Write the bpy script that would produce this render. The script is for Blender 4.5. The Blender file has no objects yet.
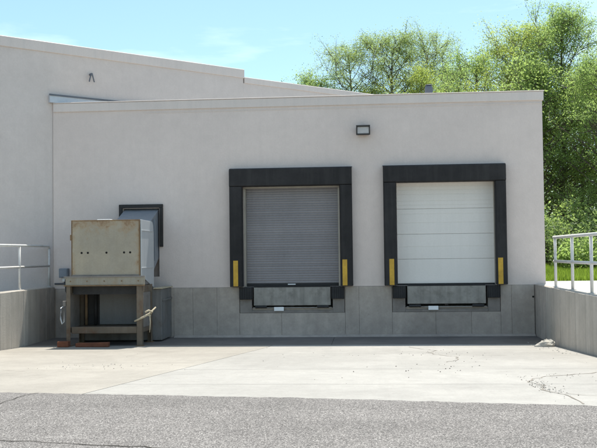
import bpy, math, random
import numpy as np
from mathutils import Vector, Matrix
random.seed(7)
scene = bpy.context.scene
COL = scene.collection

# ------------------------------------------------------------------ camera
cam_d = bpy.data.cameras.new('camera')
cam_d.sensor_width = 36.0
cam_d.lens = 899.7 / 597.0 * 36.0
cam_d.clip_start = 0.1
cam_d.clip_end = 1500.0
cam = bpy.data.objects.new('camera', cam_d)
COL.objects.link(cam)
YAW, PITCH, ROLL = math.radians(4.5626), math.radians(1.8493), math.radians(-0.6991)
_f = Vector((-math.sin(YAW) * math.cos(PITCH), math.cos(YAW) * math.cos(PITCH), math.sin(PITCH)))
_r = Vector((math.cos(YAW), math.sin(YAW), 0))
_u = _r.cross(_f)
_r2 = math.cos(ROLL) * _r + math.sin(ROLL) * _u
_u2 = -math.sin(ROLL) * _r + math.cos(ROLL) * _u
_m = Matrix((_r2, _u2, -_f)).transposed().to_4x4()
_m.translation = Vector((0, -22.0436, 2.0427))
cam.matrix_world = _m
scene.camera = cam

# ------------------------------------------------------------------ sky, sun, exposure
SUN = Vector((0.085, 0.385, 1.0)).normalized()          # towards the sun
ELEV = math.asin(SUN.z)
AZ = math.atan2(SUN.x, SUN.y)
world = bpy.data.worlds.new('World')
scene.world = world
world.use_nodes = True
wn, wl = world.node_tree.nodes, world.node_tree.links
wn.clear()
sky = wn.new('ShaderNodeTexSky')
sky.sky_type = 'NISHITA'
sky.sun_disc = False
sky.sun_elevation = ELEV
sky.sun_rotation = AZ
sky.air_density = 1.0
sky.dust_density = 1.2
sky.ozone_density = 1.0
tint = wn.new('ShaderNodeMixRGB'); tint.blend_type = 'MULTIPLY'; tint.inputs[0].default_value = 1.0
tint.inputs[2].default_value = (0.90, 1.06, 1.0, 1)
# thin high cloud
tc = wn.new('ShaderNodeTexCoord'); mp = wn.new('ShaderNodeMapping'); mp.inputs['Scale'].default_value = (1.0, 1.0, 5.0)
cn = wn.new('ShaderNodeTexNoise'); cn.inputs['Scale'].default_value = 2.6; cn.inputs['Detail'].default_value = 7; cn.inputs['Roughness'].default_value = 0.55
cr = wn.new('ShaderNodeValToRGB'); cr.color_ramp.elements[0].position = 0.46; cr.color_ramp.elements[1].position = 0.78
cr.color_ramp.elements[1].color = (0.55, 0.55, 0.55, 1)
cmix = wn.new('ShaderNodeMixRGB'); cmix.inputs[2].default_value = (10.5, 11.0, 11.4, 1)
bg = wn.new('ShaderNodeBackground'); bg.inputs['Strength'].default_value = 0.102
wo = wn.new('ShaderNodeOutputWorld')
wl.new(sky.outputs[0], tint.inputs[1]); wl.new(tc.outputs['Generated'], mp.inputs[0]); wl.new(mp.outputs[0], cn.inputs['Vector'])
wl.new(cn.outputs['Fac'], cr.inputs[0]); wl.new(cr.outputs[0], cmix.inputs[0]); wl.new(tint.outputs[0], cmix.inputs[1])
wl.new(cmix.outputs[0], bg.inputs[0]); wl.new(bg.outputs[0], wo.inputs[0])

sun_d = bpy.data.lights.new('sun', 'SUN')
sun_d.energy = 3.7
sun_d.angle = math.radians(0.53)
sun_d.color = (1.0, 0.955, 0.88)
sun_o = bpy.data.objects.new('sun', sun_d)
COL.objects.link(sun_o)
sun_o.rotation_euler = SUN.to_track_quat('Z', 'Y').to_euler()
sun_o.location = SUN * 60

vs = scene.view_settings
vs.view_transform = 'Standard'; vs.look = 'None'; vs.gamma = 1.0; vs.use_curve_mapping = False
vs.exposure = 0.92

# ------------------------------------------------------------------ materials
def new_mat(name):
    m = bpy.data.materials.new(name); m.use_nodes = True
    nt = m.node_tree; nt.nodes.clear()
    out = nt.nodes.new('ShaderNodeOutputMaterial')
    b = nt.nodes.new('ShaderNodeBsdfPrincipled')
    nt.links.new(b.outputs[0], out.inputs[0])
    return m, nt, b, out

def mapped(nt, scale, obj=False):
    t = nt.nodes.new('ShaderNodeTexCoord') if obj else nt.nodes.new('ShaderNodeNewGeometry')
    mp = nt.nodes.new('ShaderNodeMapping'); mp.inputs['Scale'].default_value = scale
    nt.links.new(t.outputs['Object' if obj else 'Position'], mp.inputs[0])
    return mp.outputs[0]

def noise(nt, vec, scale, detail=4, rough=0.55, dist=0.0):
    n = nt.nodes.new('ShaderNodeTexNoise')
    n.inputs['Scale'].default_value = scale; n.inputs['Detail'].default_value = detail
    n.inputs['Roughness'].default_value = rough; n.inputs['Distortion'].default_value = dist
    nt.links.new(vec, n.inputs['Vector'])
    return n.outputs['Fac']

def ramp(nt, fac, stops):
    r = nt.nodes.new('ShaderNodeValToRGB')
    e = r.color_ramp.elements
    while len(e) < len(stops): e.new(0.5)
    for i, (p, c) in enumerate(stops):
        e[i].position = p
        e[i].color = (c, c, c, 1) if isinstance(c, (int, float)) else (*c, 1)
    nt.links.new(fac, r.inputs[0])
    return r.outputs[0]

def mix(nt, fac, a, b, mode='MIX'):
    n = nt.nodes.new('ShaderNodeMixRGB'); n.blend_type = mode
    for i, v in ((0, fac), (1, a), (2, b)):
        if isinstance(v, (int, float)): n.inputs[i].default_value = v
        elif isinstance(v, tuple): n.inputs[i].default_value = (*v, 1)
        else: nt.links.new(v, n.inputs[i])
    return n.outputs[0]

def bump(nt, b, h, strength=0.3, dist=0.02):
    n = nt.nodes.new('ShaderNodeBump'); n.inputs['Strength'].default_value = strength; n.inputs['Distance'].default_value = dist
    nt.links.new(h, n.inputs['Height']); nt.links.new(n.outputs[0], b.inputs['Normal'])

def island(nt):
    return nt.nodes.new('ShaderNodeNewGeometry').outputs['Random Per Island']

def objrand(nt):
    return nt.nodes.new('ShaderNodeObjectInfo').outputs['Random']

MAT = {}
def weathered(name, col, col2, rough=0.85, big=0.6, streak=0.0, streak_col=(0.1, 0.09, 0.08), fine=60.0, bmp=0.15, perobj=0.0, rust=0.0,
              rust_col=(0.16, 0.06, 0.025), metallic=0.0, speck=0.0, mott=0.0, tyre=0.0):
    m, nt, b, out = new_mat(name)
    v = mapped(nt, (1, 1, 1))
    c = mix(nt, ramp(nt, noise(nt, v, big, 6, 0.6), [(0.3, 0.0), (0.7, 1.0)]), col, col2)
    if fine:
        f = noise(nt, v, fine, 3, 0.7)
        c = mix(nt, 0.35, c, ramp(nt, f, [(0.2, 0.35), (0.8, 0.75)]), 'SOFT_LIGHT')
    if mott:
        c = mix(nt, 1.0, c, ramp(nt, noise(nt, v, 5.0, 7, 0.7), [(0.32, 1.0 - mott), (0.66, 1.0)]), 'MULTIPLY')
        c = mix(nt, 1.0, c, ramp(nt, noise(nt, v, 0.33, 4, 0.6, 0.6), [(0.38, 1.0 - mott * 1.2), (0.62, 1.0)]), 'MULTIPLY')
    if tyre:
        ty = noise(nt, mapped(nt, (2.6, 0.16, 1.0)), 1.0, 5, 0.65)
        c = mix(nt, ramp(nt, ty, [(0.52, 0.0), (0.70, tyre)]), c, tuple(x * 0.6 for x in col))
    if streak:
        s = noise(nt, mapped(nt, (3.2, 3.2, 0.22)), 2.2, 6, 0.65)
        c = mix(nt, ramp(nt, s, [(0.46, 0.0), (0.72, streak)]), c, streak_col)
    if speck:
        s = noise(nt, v, 22.0, 5, 0.7)
        c = mix(nt, ramp(nt, s, [(0.60, 0.0), (0.68, speck)]), c, tuple(x * 0.45 for x in col))
    if rust:
        s = noise(nt, v, 3.5, 8, 0.68)
        c = mix(nt, ramp(nt, s, [(0.52, 0.0), (0.66, rust)]), c, rust_col)
    if perobj:
        c = mix(nt, 1.0, c, ramp(nt, objrand(nt), [(0.0, 1.0 - perobj), (1.0, 1.0)]), 'MULTIPLY')
    nt.links.new(c, b.inputs['Base Color'])
    b.inputs['Roughness'].default_value = rough
    b.inputs['Metallic'].default_value = metallic
    b.inputs['Specular IOR Level'].default_value = 0.3
    if bmp: bump(nt, b, noise(nt, v, fine or 40.0, 4, 0.6), bmp, 0.01)
    MAT[name] = m
    return m

weathered('stucco', (0.745, 0.645, 0.585), (0.70, 0.605, 0.55), 0.92, 0.45, 0.22, (0.60, 0.525, 0.475), 28, 0.5, mott=0.06)
weathered('stucco_tall', (0.715, 0.63, 0.575), (0.67, 0.59, 0.54), 0.92, 0.35, 0.22, (0.58, 0.51, 0.465), 28, 0.5, mott=0.06)
weathered('coping', (0.69, 0.61, 0.555), (0.64, 0.565, 0.515), 0.6, 0.8, 0.2, (0.45, 0.43, 0.41), 30, 0.05)
weathered('flashing', (0.56, 0.58, 0.61), (0.50, 0.52, 0.55), 0.45, 1.0, 0.1, (0.4, 0.4, 0.4), 20, 0.02, metallic=0.3)
weathered('base_concrete', (0.57, 0.50, 0.43), (0.47, 0.415, 0.36), 0.9, 0.9, 0.4, (0.33, 0.29, 0.255), 24, 0.4, perobj=0.06, speck=0.3, mott=0.2)
weathered('dark_concrete', (0.19, 0.172, 0.155), (0.115, 0.105, 0.097), 0.9, 0.8, fine=50, bmp=0.3, speck=0.4)
weathered('retaining_concrete', (0.60, 0.545, 0.475), (0.51, 0.465, 0.40), 0.9, 1.3, 0.38, (0.27, 0.245, 0.21), 30, 0.45, perobj=0.10, speck=0.25, mott=0.10)
weathered('joint_dirt', (0.07, 0.062, 0.052), (0.04, 0.036, 0.03), 0.95, 3.0, fine=40)
weathered('apron_white', (0.39, 0.373, 0.34), (0.345, 0.33, 0.30), 0.9, 0.5, fine=40, bmp=0.2, perobj=0.05, speck=0.2, mott=0.12, tyre=0.2)
weathered('apron_beige', (0.38, 0.352, 0.305), (0.325, 0.30, 0.259), 0.9, 0.6, fine=40, bmp=0.2, perobj=0.05, speck=0.2, mott=0.12, tyre=0.22)
weathered('upper_pavement', (0.52, 0.505, 0.48), (0.43, 0.42, 0.40), 0.9, 0.7, fine=60, speck=0.2)
weathered('seal_fabric', (0.023, 0.022, 0.0225), (0.036, 0.034, 0.034), 0.72, 2.0, 0.35, (0.06, 0.057, 0.055), fine=60, bmp=0.35, mott=0.25)
weathered('rubber', (0.018, 0.018, 0.019), (0.03, 0.03, 0.03), 0.7, 5.0, fine=60, bmp=0.3)
weathered('yellow', (0.66, 0.40, 0.05), (0.46, 0.27, 0.04), 0.6, 6.0, fine=60, speck=0.5)
weathered('door_white', (0.76, 0.725, 0.675), (0.71, 0.68, 0.635), 0.5, 0.7, 0.12, (0.55, 0.53, 0.48), 25, 0.03)
weathered('door_grey', (0.275, 0.262, 0.268), (0.225, 0.215, 0.223), 0.5, 0.8, 0.2, (0.19, 0.175, 0.165), 30, 0.05, perobj=0.12, metallic=0.25)
weathered('track', (0.42, 0.39, 0.33), (0.34, 0.31, 0.27), 0.5, 3.0, metallic=0.4)
weathered('lip_steel', (0.34, 0.325, 0.29), (0.24, 0.23, 0.21), 0.6, 4.0, 0.4, (0.08, 0.075, 0.065), 60, 0.3, metallic=0.2, rust=0.35, rust_col=(0.07, 0.06, 0.05))
weathered('dark_steel', (0.045, 0.043, 0.042), (0.03, 0.029, 0.028), 0.65, 4.0, metallic=0.3)
weathered('frame_steel', (0.26, 0.235, 0.21), (0.19, 0.172, 0.155), 0.75, 3.0, rust=0.35, rust_col=(0.10, 0.075, 0.055))
weathered('white_plate', (0.85, 0.85, 0.83), (0.78, 0.78, 0.76), 0.5, 8.0)
weathered('rail_paint', (0.66, 0.65, 0.62), (0.56, 0.55, 0.52), 0.5, 2.0, fine=30, rust=0.3, rust_col=(0.30, 0.24, 0.19))
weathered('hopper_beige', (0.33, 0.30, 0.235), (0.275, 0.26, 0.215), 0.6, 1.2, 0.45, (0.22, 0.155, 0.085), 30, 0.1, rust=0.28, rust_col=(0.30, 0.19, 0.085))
def hopper_front():
    m = weathered('hopper_front', (0.43, 0.375, 0.28), (0.36, 0.325, 0.26), 0.55, 1.6, 0.12, (0.25, 0.19, 0.12), 30, 0.1, mott=0.12)
    nt = m.node_tree; b = next(n for n in nt.nodes if n.type == 'BSDF_PRINCIPLED'); src = b.inputs['Base Color'].links[0].from_socket
    sep = nt.nodes.new('ShaderNodeSeparateXYZ'); nt.links.new(nt.nodes.new('ShaderNodeNewGeometry').outputs['Position'], sep.inputs[0])
    def near(axis, lo, hi):
        r = nt.nodes.new('ShaderNodeMapRange'); r.inputs[1].default_value = lo; r.inputs[2].default_value = hi
        nt.links.new(sep.outputs[axis], r.inputs[0]); return r.outputs[0]
    def mx(p, q):
        n = nt.nodes.new('ShaderNodeMath'); n.operation = 'MAXIMUM'; nt.links.new(p, n.inputs[0]); nt.links.new(q, n.inputs[1]); return n.outputs[0]
    e = mx(mx(near('Z', 2.35, 2.86), near('X', -5.36, -5.17)), near('X', -6.64, -6.78))
    n = noise(nt, mapped(nt, (1.0, 1.0, 1.0)), 5.5, 8, 0.72, 0.4)
    ad = nt.nodes.new('ShaderNodeMath'); ad.operation = 'MULTIPLY_ADD'; ad.inputs[1].default_value = 0.34; nt.links.new(e, ad.inputs[0]); nt.links.new(n, ad.inputs[2])
    c = mix(nt, ramp(nt, ad.outputs[0], [(0.62, 0.0), (0.84, 0.6)]), src, (0.34, 0.22, 0.11))
    c = mix(nt, ramp(nt, ad.outputs[0], [(0.78, 0.0), (0.95, 0.7)]), c, (0.17, 0.085, 0.04))      # rust creeping in from the seams
    nt.links.new(c, b.inputs['Base Color'])
hopper_front()
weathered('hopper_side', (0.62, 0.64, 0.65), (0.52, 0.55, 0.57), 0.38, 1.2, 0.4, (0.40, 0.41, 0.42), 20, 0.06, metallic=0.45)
weathered('rust_edge', (0.26, 0.175, 0.095), (0.16, 0.10, 0.055), 0.8, 5.0, fine=40)
weathered('chute_blue', (0.27, 0.29, 0.315), (0.215, 0.235, 0.26), 0.5, 1.5, 0.3, (0.15, 0.17, 0.2), 30, 0.1, metallic=0.2)
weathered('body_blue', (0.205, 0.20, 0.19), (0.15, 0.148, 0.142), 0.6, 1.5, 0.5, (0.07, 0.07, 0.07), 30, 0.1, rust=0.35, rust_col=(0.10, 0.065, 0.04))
weathered('stand_paint', (0.19, 0.155, 0.115), (0.115, 0.09, 0.065), 0.7, 2.5, 0.5, (0.11, 0.08, 0.05), 40, 0.2, rust=0.6, rust_col=(0.13, 0.06, 0.03))
weathered('panel_grey', (0.21, 0.21, 0.20), (0.16, 0.16, 0.155), 0.7, 1.2, 0.3, (0.15, 0.13, 0.11), 30, 0.1)
weathered('hole_black', (0.012, 0.011, 0.01), (0.016, 0.015, 0.014), 0.9, 3.0)
weathered('rope', (0.56, 0.49, 0.35), (0.40, 0.34, 0.24), 0.9, 6.0, fine=60, bmp=0.4)
weathered('timber_red', (0.24, 0.09, 0.048), (0.14, 0.055, 0.032), 0.85, 4.0, fine=50, bmp=0.3)
weathered('box_grey', (0.24, 0.27, 0.31), (0.19, 0.215, 0.25), 0.5, 4.0)
weathered('conduit', (0.16, 0.17, 0.19), (0.12, 0.13, 0.145), 0.5, 4.0, metallic=0.3)
weathered('rubble', (0.50, 0.475, 0.42), (0.38, 0.355, 0.31), 0.95, 6.0, fine=40, bmp=0.5)
weathered('lamp_frame', (0.055, 0.05, 0.045), (0.04, 0.037, 0.034), 0.5, 4.0)
weathered('lamp_lens', (0.50, 0.48, 0.45), (0.42, 0.40, 0.38), 0.25, 9.0)
weathered('roof', (0.42, 0.41, 0.40), (0.34, 0.33, 0.32), 0.95, 0.7, fine=60)
weathered('vent_blue', (0.17, 0.18, 0.21), (0.13, 0.14, 0.165), 0.5, 4.0)
weathered('soil', (0.12, 0.10, 0.065), (0.07, 0.085, 0.03), 0.95, 1.2, fine=30, bmp=0.5)
weathered('bark', (0.13, 0.105, 0.08), (0.075, 0.06, 0.047), 0.95, 3.0, fine=25, bmp=0.6)

def asphalt_mat():
    m, nt, b, out = new_mat('asphalt')
    v = mapped(nt, (1, 1, 1))
    vo = nt.nodes.new('ShaderNodeTexVoronoi'); vo.inputs['Scale'].default_value = 78.0
    nt.links.new(v, vo.inputs['Vector'])
    bw = nt.nodes.new('ShaderNodeRGBToBW'); nt.links.new(vo.outputs['Color'], bw.inputs[0])
    stones = ramp(nt, bw.outputs[0], [(0.08, (0.165, 0.153, 0.142)), (0.40, (0.275, 0.256, 0.24)), (0.70, (0.345, 0.322, 0.30)), (0.94, (0.54, 0.51, 0.475))])
    gaps = ramp(nt, vo.outputs['Distance'], [(0.35, 1.0), (0.75, 0.25)])
    c = mix(nt, 0.8, stones, gaps, 'MULTIPLY')
    large = ramp(nt, noise(nt, v, 0.9, 6, 0.65), [(0.3, 0.74), (0.7, 1.0)])
    c = mix(nt, 1.0, c, large, 'MULTIPLY')
    lane = ramp(nt, noise(nt, mapped(nt, (0.12, 1.1, 1.0)), 1.3, 5, 0.6), [(0.35, 0.86), (0.65, 1.0)])
    c = mix(nt, 1.0, c, lane, 'MULTIPLY')
    nt.links.new(c, b.inputs['Base Color'])
    b.inputs['Roughness'].default_value = 0.9
    b.inputs['Specular IOR Level'].default_value = 0.25
    bump(nt, b, gaps, 0.5, 0.012)
    MAT['asphalt'] = m
asphalt_mat()

def leaf_mat(name, dark, light, trans, tfac=0.55):
    m, nt, b, out = new_mat(name)
    r = island(nt)
    n = noise(nt, mapped(nt, (1, 1, 1)), 0.55, 3, 0.5)
    a = mix(nt, r, dark, light)
    a = mix(nt, ramp(nt, n, [(0.35, 0.0), (0.65, 0.6)]), a, light)
    nt.links.new(a, b.inputs['Base Color'])
    b.inputs['Roughness'].default_value = 0.55
    b.inputs['Specular IOR Level'].default_value = 0.35
    t = nt.nodes.new('ShaderNodeBsdfTranslucent')
    nt.links.new(mix(nt, r, tuple(x * 0.75 for x in trans), trans), t.inputs[0])
    mx = nt.nodes.new('ShaderNodeMixShader'); mx.inputs[0].default_value = tfac
    nt.links.new(b.outputs[0], mx.inputs[1]); nt.links.new(t.outputs[0], mx.inputs[2]); nt.links.new(mx.outputs[0], out.inputs[0])
    MAT[name] = m
leaf_mat('leaf_airy', (0.15, 0.205, 0.08), (0.24, 0.31, 0.12), (0.50, 0.64, 0.22))
leaf_mat('leaf_yellow', (0.15, 0.21, 0.045), (0.24, 0.31, 0.075), (0.62, 0.74, 0.17))
leaf_mat('leaf_green', (0.12, 0.185, 0.06), (0.20, 0.285, 0.095), (0.50, 0.68, 0.20))
leaf_mat('leaf_dark', (0.12, 0.18, 0.065), (0.20, 0.28, 0.10), (0.50, 0.66, 0.19))
leaf_mat('leaf_shrub', (0.09, 0.145, 0.055), (0.16, 0.23, 0.09), (0.32, 0.44, 0.14))
leaf_mat('grass', (0.10, 0.18, 0.022), (0.20, 0.29, 0.05), (0.42, 0.60, 0.07), 0.45)

# ------------------------------------------------------------------ mesh helpers
class MB:
    def __init__(s): s.v = []; s.f = []
    def quad(s, *p):
        i = len(s.v); s.v += [tuple(q) for q in p]; s.f.append(tuple(range(i, i + len(p))))
    def box(s, x0, x1, y0, y1, z0, z1):
        s.hexa([(x0, y0, z0), (x1, y0, z0), (x1, y1, z0), (x0, y1, z0), (x0, y0, z1), (x1, y0, z1), (x1, y1, z1), (x0, y1, z1)])
        return s
    def hexa(s, p):
        i = len(s.v); s.v += [tuple(q) for q in p]
        for f in ((0, 3, 2, 1), (4, 5, 6, 7), (0, 1, 5, 4), (1, 2, 6, 5), (2, 3, 7, 6), (3, 0, 4, 7)):
            s.f.append(tuple(i + k for k in f))
        return s
    def prism(s, poly, z0, z1):
        i = len(s.v); n = len(poly)
        s.v += [(x, y, z0) for x, y in poly] + [(x, y, z1) for x, y in poly]
        s.f.append(tuple(i + k for k in range(n - 1, -1, -1))); s.f.append(tuple(i + n + k for k in range(n)))
        for k in range(n):
            j = (k + 1) % n; s.f.append((i + k, i + j, i + n + j, i + n + k))
        return s
    def extr_x(s, poly, x0, x1):            # poly of (y, z), counter-clockwise seen from +x
        i = len(s.v); n = len(poly)
        s.v += [(x0, y, z) for y, z in poly] + [(x1, y, z) for y, z in poly]
        s.f.append(tuple(i + k for k in range(n - 1, -1, -1))); s.f.append(tuple(i + n + k for k in range(n)))
        for k in range(n):
            j = (k + 1) % n; s.f.append((i + k, i + j, i + n + j, i + n + k))
        return s
    def tube(s, pts, rads, n=8, cap=True):
        pts = [Vector(p) for p in pts]
        if isinstance(rads, (int, float)): rads = [rads] * len(pts)
        i0 = len(s.v); up = None
        for k, p in enumerate(pts):
            d = (pts[min(k + 1, len(pts) - 1)] - pts[max(k - 1, 0)]).normalized()
            if up is None: up = Vector((0, 0, 1)) if abs(d.z) < 0.9 else Vector((1, 0, 0))
            a = d.cross(up).normalized(); b2 = d.cross(a).normalized()
            for q in range(n):
                t = 2 * math.pi * q / n
                s.v.append(tuple(p + rads[k] * (math.cos(t) * a + math.sin(t) * b2)))
        for k in range(len(pts) - 1):
            for q in range(n):
                a0 = i0 + k * n + q; a1 = i0 + k * n + (q + 1) % n
                s.f.append((a0, a0 + n, a1 + n, a1))
        if cap:
            s.f.append(tuple(i0 + q for q in range(n))); e = i0 + (len(pts) - 1) * n
            s.f.append(tuple(e + q for q in range(n - 1, -1, -1)))
        return s
    def mesh(s, name, mat, smooth=False):
        me = bpy.data.meshes.new(name); me.from_pydata(s.v, [], s.f); me.update()
        if mat: me.materials.append(MAT[mat])
        if smooth: me.polygons.foreach_set('use_smooth', [True] * len(me.polygons))
        return me
    def build(s, name, mat, parent=None, bevel=0.0, smooth=False, seg=1):
        return link(name, s.mesh(name, mat, smooth), parent, bevel, seg)

def link(name, me, parent=None, bevel=0.0, seg=1):
    o = bpy.data.objects.new(name, me); COL.objects.link(o)
    if parent is not None:
        o.parent = parent
        o.matrix_parent_inverse = Matrix.Translation(-WL(parent))
    if bevel:
        md = o.modifiers.new('bevel', 'BEVEL'); md.width = bevel; md.segments = seg; md.limit_method = 'ANGLE'
    return o

def WL(o):                     # world location (all parents only carry translation here)
    l = Vector(o.location)
    if o.parent is not None and 'local' in o.get('frame', ''): l = l + WL(o.parent)
    return l if o.type == 'EMPTY' else Vector((0, 0, 0))

def tag(o, label=None, cat=None, group=None, kind=None):
    if label: o['label'] = label
    if cat: o['category'] = cat
    if group: o['group'] = group
    if kind: o['kind'] = kind
    return o

def thing(name, label, cat, loc=(0, 0, 0), group=None):
    o = bpy.data.objects.new(name, None); COL.objects.link(o); o.location = loc
    o.empty_display_size = 0.3
    return tag(o, label, cat, group)

def cells(xs, zs, hole, fn):
    mb = MB()
    for i in range(len(xs) - 1):
        for j in range(len(zs) - 1):
            cx, cz = (xs[i] + xs[i + 1]) / 2, (zs[j] + zs[j + 1]) / 2
            if not hole(cx, cz): mb.quad(fn(xs[i], zs[j]), fn(xs[i + 1], zs[j]), fn(xs[i + 1], zs[j + 1]), fn(xs[i], zs[j + 1]))
    return mb

# ------------------------------------------------------------------ ground
def gz(y):
    if y > -2.4: return 0.0
    if y < -12.4: return 0.5
    return 0.05 * (-2.4 - y)
def joint_y(x): return -12.56 - 0.155 * x
XW, XE = -7.90, 3.92            # inner faces of the two retaining walls
TOPW, TOPE = 1.28, 1.235

def terr(x, y):                 # upper ground beside and behind the dock
    if y < -12.3: return 0.40
    if y < -7.0: return 0.44 + (1.20 - 0.44) * (y + 12.3) / 5.3
    z = 1.20
    if y > 2.3: z += min(y - 2.3, 26) * 0.045
    return z + (0.12 * math.sin(x * 0.31 + y * 0.23) * min(max((y - 6) / 8, 0), 1))
def terrain_patch(mb, xs, ys):
    i0 = len(mb.v)
    for y in ys:
        for x in xs: mb.v.append((x, y, terr(x, y)))
    n = len(xs)
    for j in range(len(ys) - 1):
        for i in range(n - 1):
            a = i0 + j * n + i; mb.f.append((a, a + 1, a + n + 1, a + n))
mb = MB()
ysn = [-13.6, -12.31, -12.3, -10.6, -9.2, -8, -7.0, -3, 0, 2.3, 4, 6, 8, 10]
terrain_patch(mb, [XE + 0.2, 5, 6, 7, 9, 11, 14, 18, 24, 34, 60, 120, 300], ysn)
terrain_patch(mb, [-300, -120, -60, -34, -24, -18, -14, -11, -9, XW - 0.2], ysn)
terrain_patch(mb, [-300, -120, -60, -34, -18, -11, XW - 0.2, -4, -1, 1, 3, XE + 0.2, 6, 9, 12, 18, 26, 40, 60, 120, 300], [10, 13, 16, 19, 22, 26, 30, 40, 60, 100, 180, 400])
tag(mb.build('terrain', 'soil'), 'earth bank behind and beside the dock', None, None, 'structure')

# asphalt sheet, its worn edge lapping over the apron
mb = MB()
xs = [-300, -80, -30, -14] + [-10 + 0.1 * k for k in range(201)] + [14, 30, 80, 300]
rng = random.Random(3)
rows = []
edge = [joint_y(min(max(x, -16), 16)) + rng.uniform(-0.03, 0.03) for x in xs]
for k in range(5):
    rows.append([(x, e - (0, 0.35, 0.9, 6.0, 60.0)[k], gz(e - (0, 0.35, 0.9, 6.0, 60.0)[k]) + (0.009 if k else 0.0015)) for x, e in zip(xs, edge)])
for k in range(4):
    for i in range(len(xs) - 1):
        mb.quad(rows[k + 1][i], rows[k + 1][i + 1], rows[k][i + 1], rows[k][i])
road = tag(mb.build('asphalt', 'asphalt', smooth=True), 'coarse grey asphalt in front of the concrete apron', None, None, 'structure')

# concrete apron: a dirt bed with separate slabs
apron = MB()
for y0, y1 in ((0.3, -2.4), (-2.4, -12.4), (-12.4, -16.0)):
    apron.quad((-14, y1, gz(y1) - 0.03), (12, y1, gz(y1) - 0.03), (12, y0, gz(y0) - 0.03), (-14, y0, gz(y0) - 0.03))
apron = tag(apron.build('apron', 'joint_dirt'), 'dirt-filled joints under the pale concrete slabs', None, None, 'structure')
def slab(quad, mat, gap=0.006):
    cx = sum(p[0] for p in quad) / 4; cy = sum(p[1] for p in quad) / 4
    q = [(p[0] + math.copysign(gap, cx - p[0]), p[1] + math.copysign(gap, cy - p[1])) for p in quad]   # SW, SE, NE, NW
    ys = sorted(set([q[0][1], q[3][1]] + [b for b in (-2.4, -12.4) if q[0][1] < b < q[3][1]]))
    m = MB()
    def edge_x(a, b, y): t = (y - a[1]) / (b[1] - a[1]); return a[0] + t * (b[0] - a[0])
    L = [(edge_x(q[0], q[3], y), y) for y in ys]; Rr = [(edge_x(q[1], q[2], y), y) for y in ys]
    n = len(ys)
    top = [(x, y, gz(y)) for x, y in L] + [(x, y, gz(y)) for x, y in Rr]
    bot = [(x, y, z - 0.12) for x, y, z in top]
    m.v = top + bot
    for k in range(n - 1):
        m.f.append((k, n + k, n + k + 1, k + 1))
        m.f.append((2 * n + k, k, k + 1, 2 * n + k + 1)); m.f.append((n + k, 3 * n + k, 3 * n + k + 1, n + k + 1))
    m.f.append((0, 2 * n, 3 * n, n)); m.f.append((n - 1, 2 * n - 1, 4 * n - 1, 3 * n - 1))
    return m.build('slab', mat, apron)
def divx(y): return -2.0 + 0.105 * y
for a, b in ((XW + 0.01, -4.9), (-4.9, -0.9), (-0.9, XE - 0.01)):      # row of slabs along the dock foot, in a darker concrete colour
    slab([(a, -2.02), (b, -2.02), (b, 0.0), (a, 0.0)], 'dark_concrete', 0.004)
for y1, y0 in ((-3.9, -2.02), (-7.2, -3.9), (-15.5, -7.2)):
    slab([(XW + 0.01, y1), (divx(y1), y1), (divx(y0), y0), (XW + 0.01, y0)], 'apron_beige')
yr = [-2.02, -4.8, -8.6, -10.9, -15.5]
for k in range(4):
    for a, b in ((divx, lambda y: XE - 0.01),):
        y0, y1 = yr[k], yr[k + 1]
        slab([(a(y1), y1), (b(y1), y1), (b(y0), y0), (a(y0), y0)], 'apron_white', 0.007)
# the apron goes on past the ends of the retaining walls
for y1, y0 in ((-15.5, -12.32),):
    slab([(-14, y1), (XW - 0.01, y1), (XW - 0.01, y0), (-14, y0)], 'apron_beige'); slab([(XE + 0.01, y1), (12, y1), (12, y0), (XE + 0.01, y0)], 'apron_white')

weathered('crack_fill', (0.29, 0.26, 0.22), (0.19, 0.17, 0.145), 0.95, 3.0, fine=40)
def crack(pts, w, name, parent, mat='crack_fill', lift=0.004, seed=1, step=0.12):
    r = random.Random(seed); path = []
    for a, b in zip(pts[:-1], pts[1:]):
        n = max(2, int(math.dist(a, b) / step))
        for k in range(n): path.append((a[0] + (b[0] - a[0]) * k / n + r.gauss(0, w * 1.3), a[1] + (b[1] - a[1]) * k / n + r.gauss(0, w * 1.3)))
    path.append(pts[-1]); m = MB(); n = len(path)
    for k, p in enumerate(path):
        a, b = path[max(k - 1, 0)], path[min(k + 1, n - 1)]
        dx, dy = b[0] - a[0], b[1] - a[1]; l = math.hypot(dx, dy) or 1
        ww = w * r.uniform(0.35, 1.0)
        for s in (-1, 1):
            x, y = p[0] - s * dy / l * ww, p[1] + s * dx / l * ww
            m.v.append((x, y, gz(y) + lift))
    for k in range(n - 1): m.f.append((2 * k, 2 * k + 2, 2 * k + 3, 2 * k + 1) if False else (2 * k + 1, 2 * k, 2 * k + 2, 2 * k + 3))
    return m.build(name, mat, parent)
crack([(0.75, -2.6), (1.0, -3.4), (1.3, -4.0), (1.1, -4.6), (1.15, -5.2), (1.5, -5.9), (1.45, -6.6), (1.2, -7.2)], 0.014, 'crack', apron, seed=2)
crack([(1.15, -5.2), (2.4, -5.6)], 0.008, 'crack', apron, seed=3)
crack([(3.9, -8.9), (3.3, -9.1), (2.75, -9.55), (2.3, -9.85), (2.0, -10.3), (1.93, -10.7), (2.02, -11.1), (1.92, -11.6), (2.05, -12.1), (2.1, -12.8)], 0.016, 'crack', apron, seed=4)
crack([(2.1, -12.0), (2.75, -12.6)], 0.010, 'crack', apron, seed=5)
crack([(-4.3, -8.5), (-5.2, -8.9), (-5.6, -8.7)], 0.006, 'crack', apron, seed=6)
crack([(-3.97, -13.5), (-3.88, -12.9), (-3.84, -12.45), (-3.80, -11.98)], 0.008, 'crack', road, 'joint_dirt', lift=0.013, seed=7)
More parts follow.
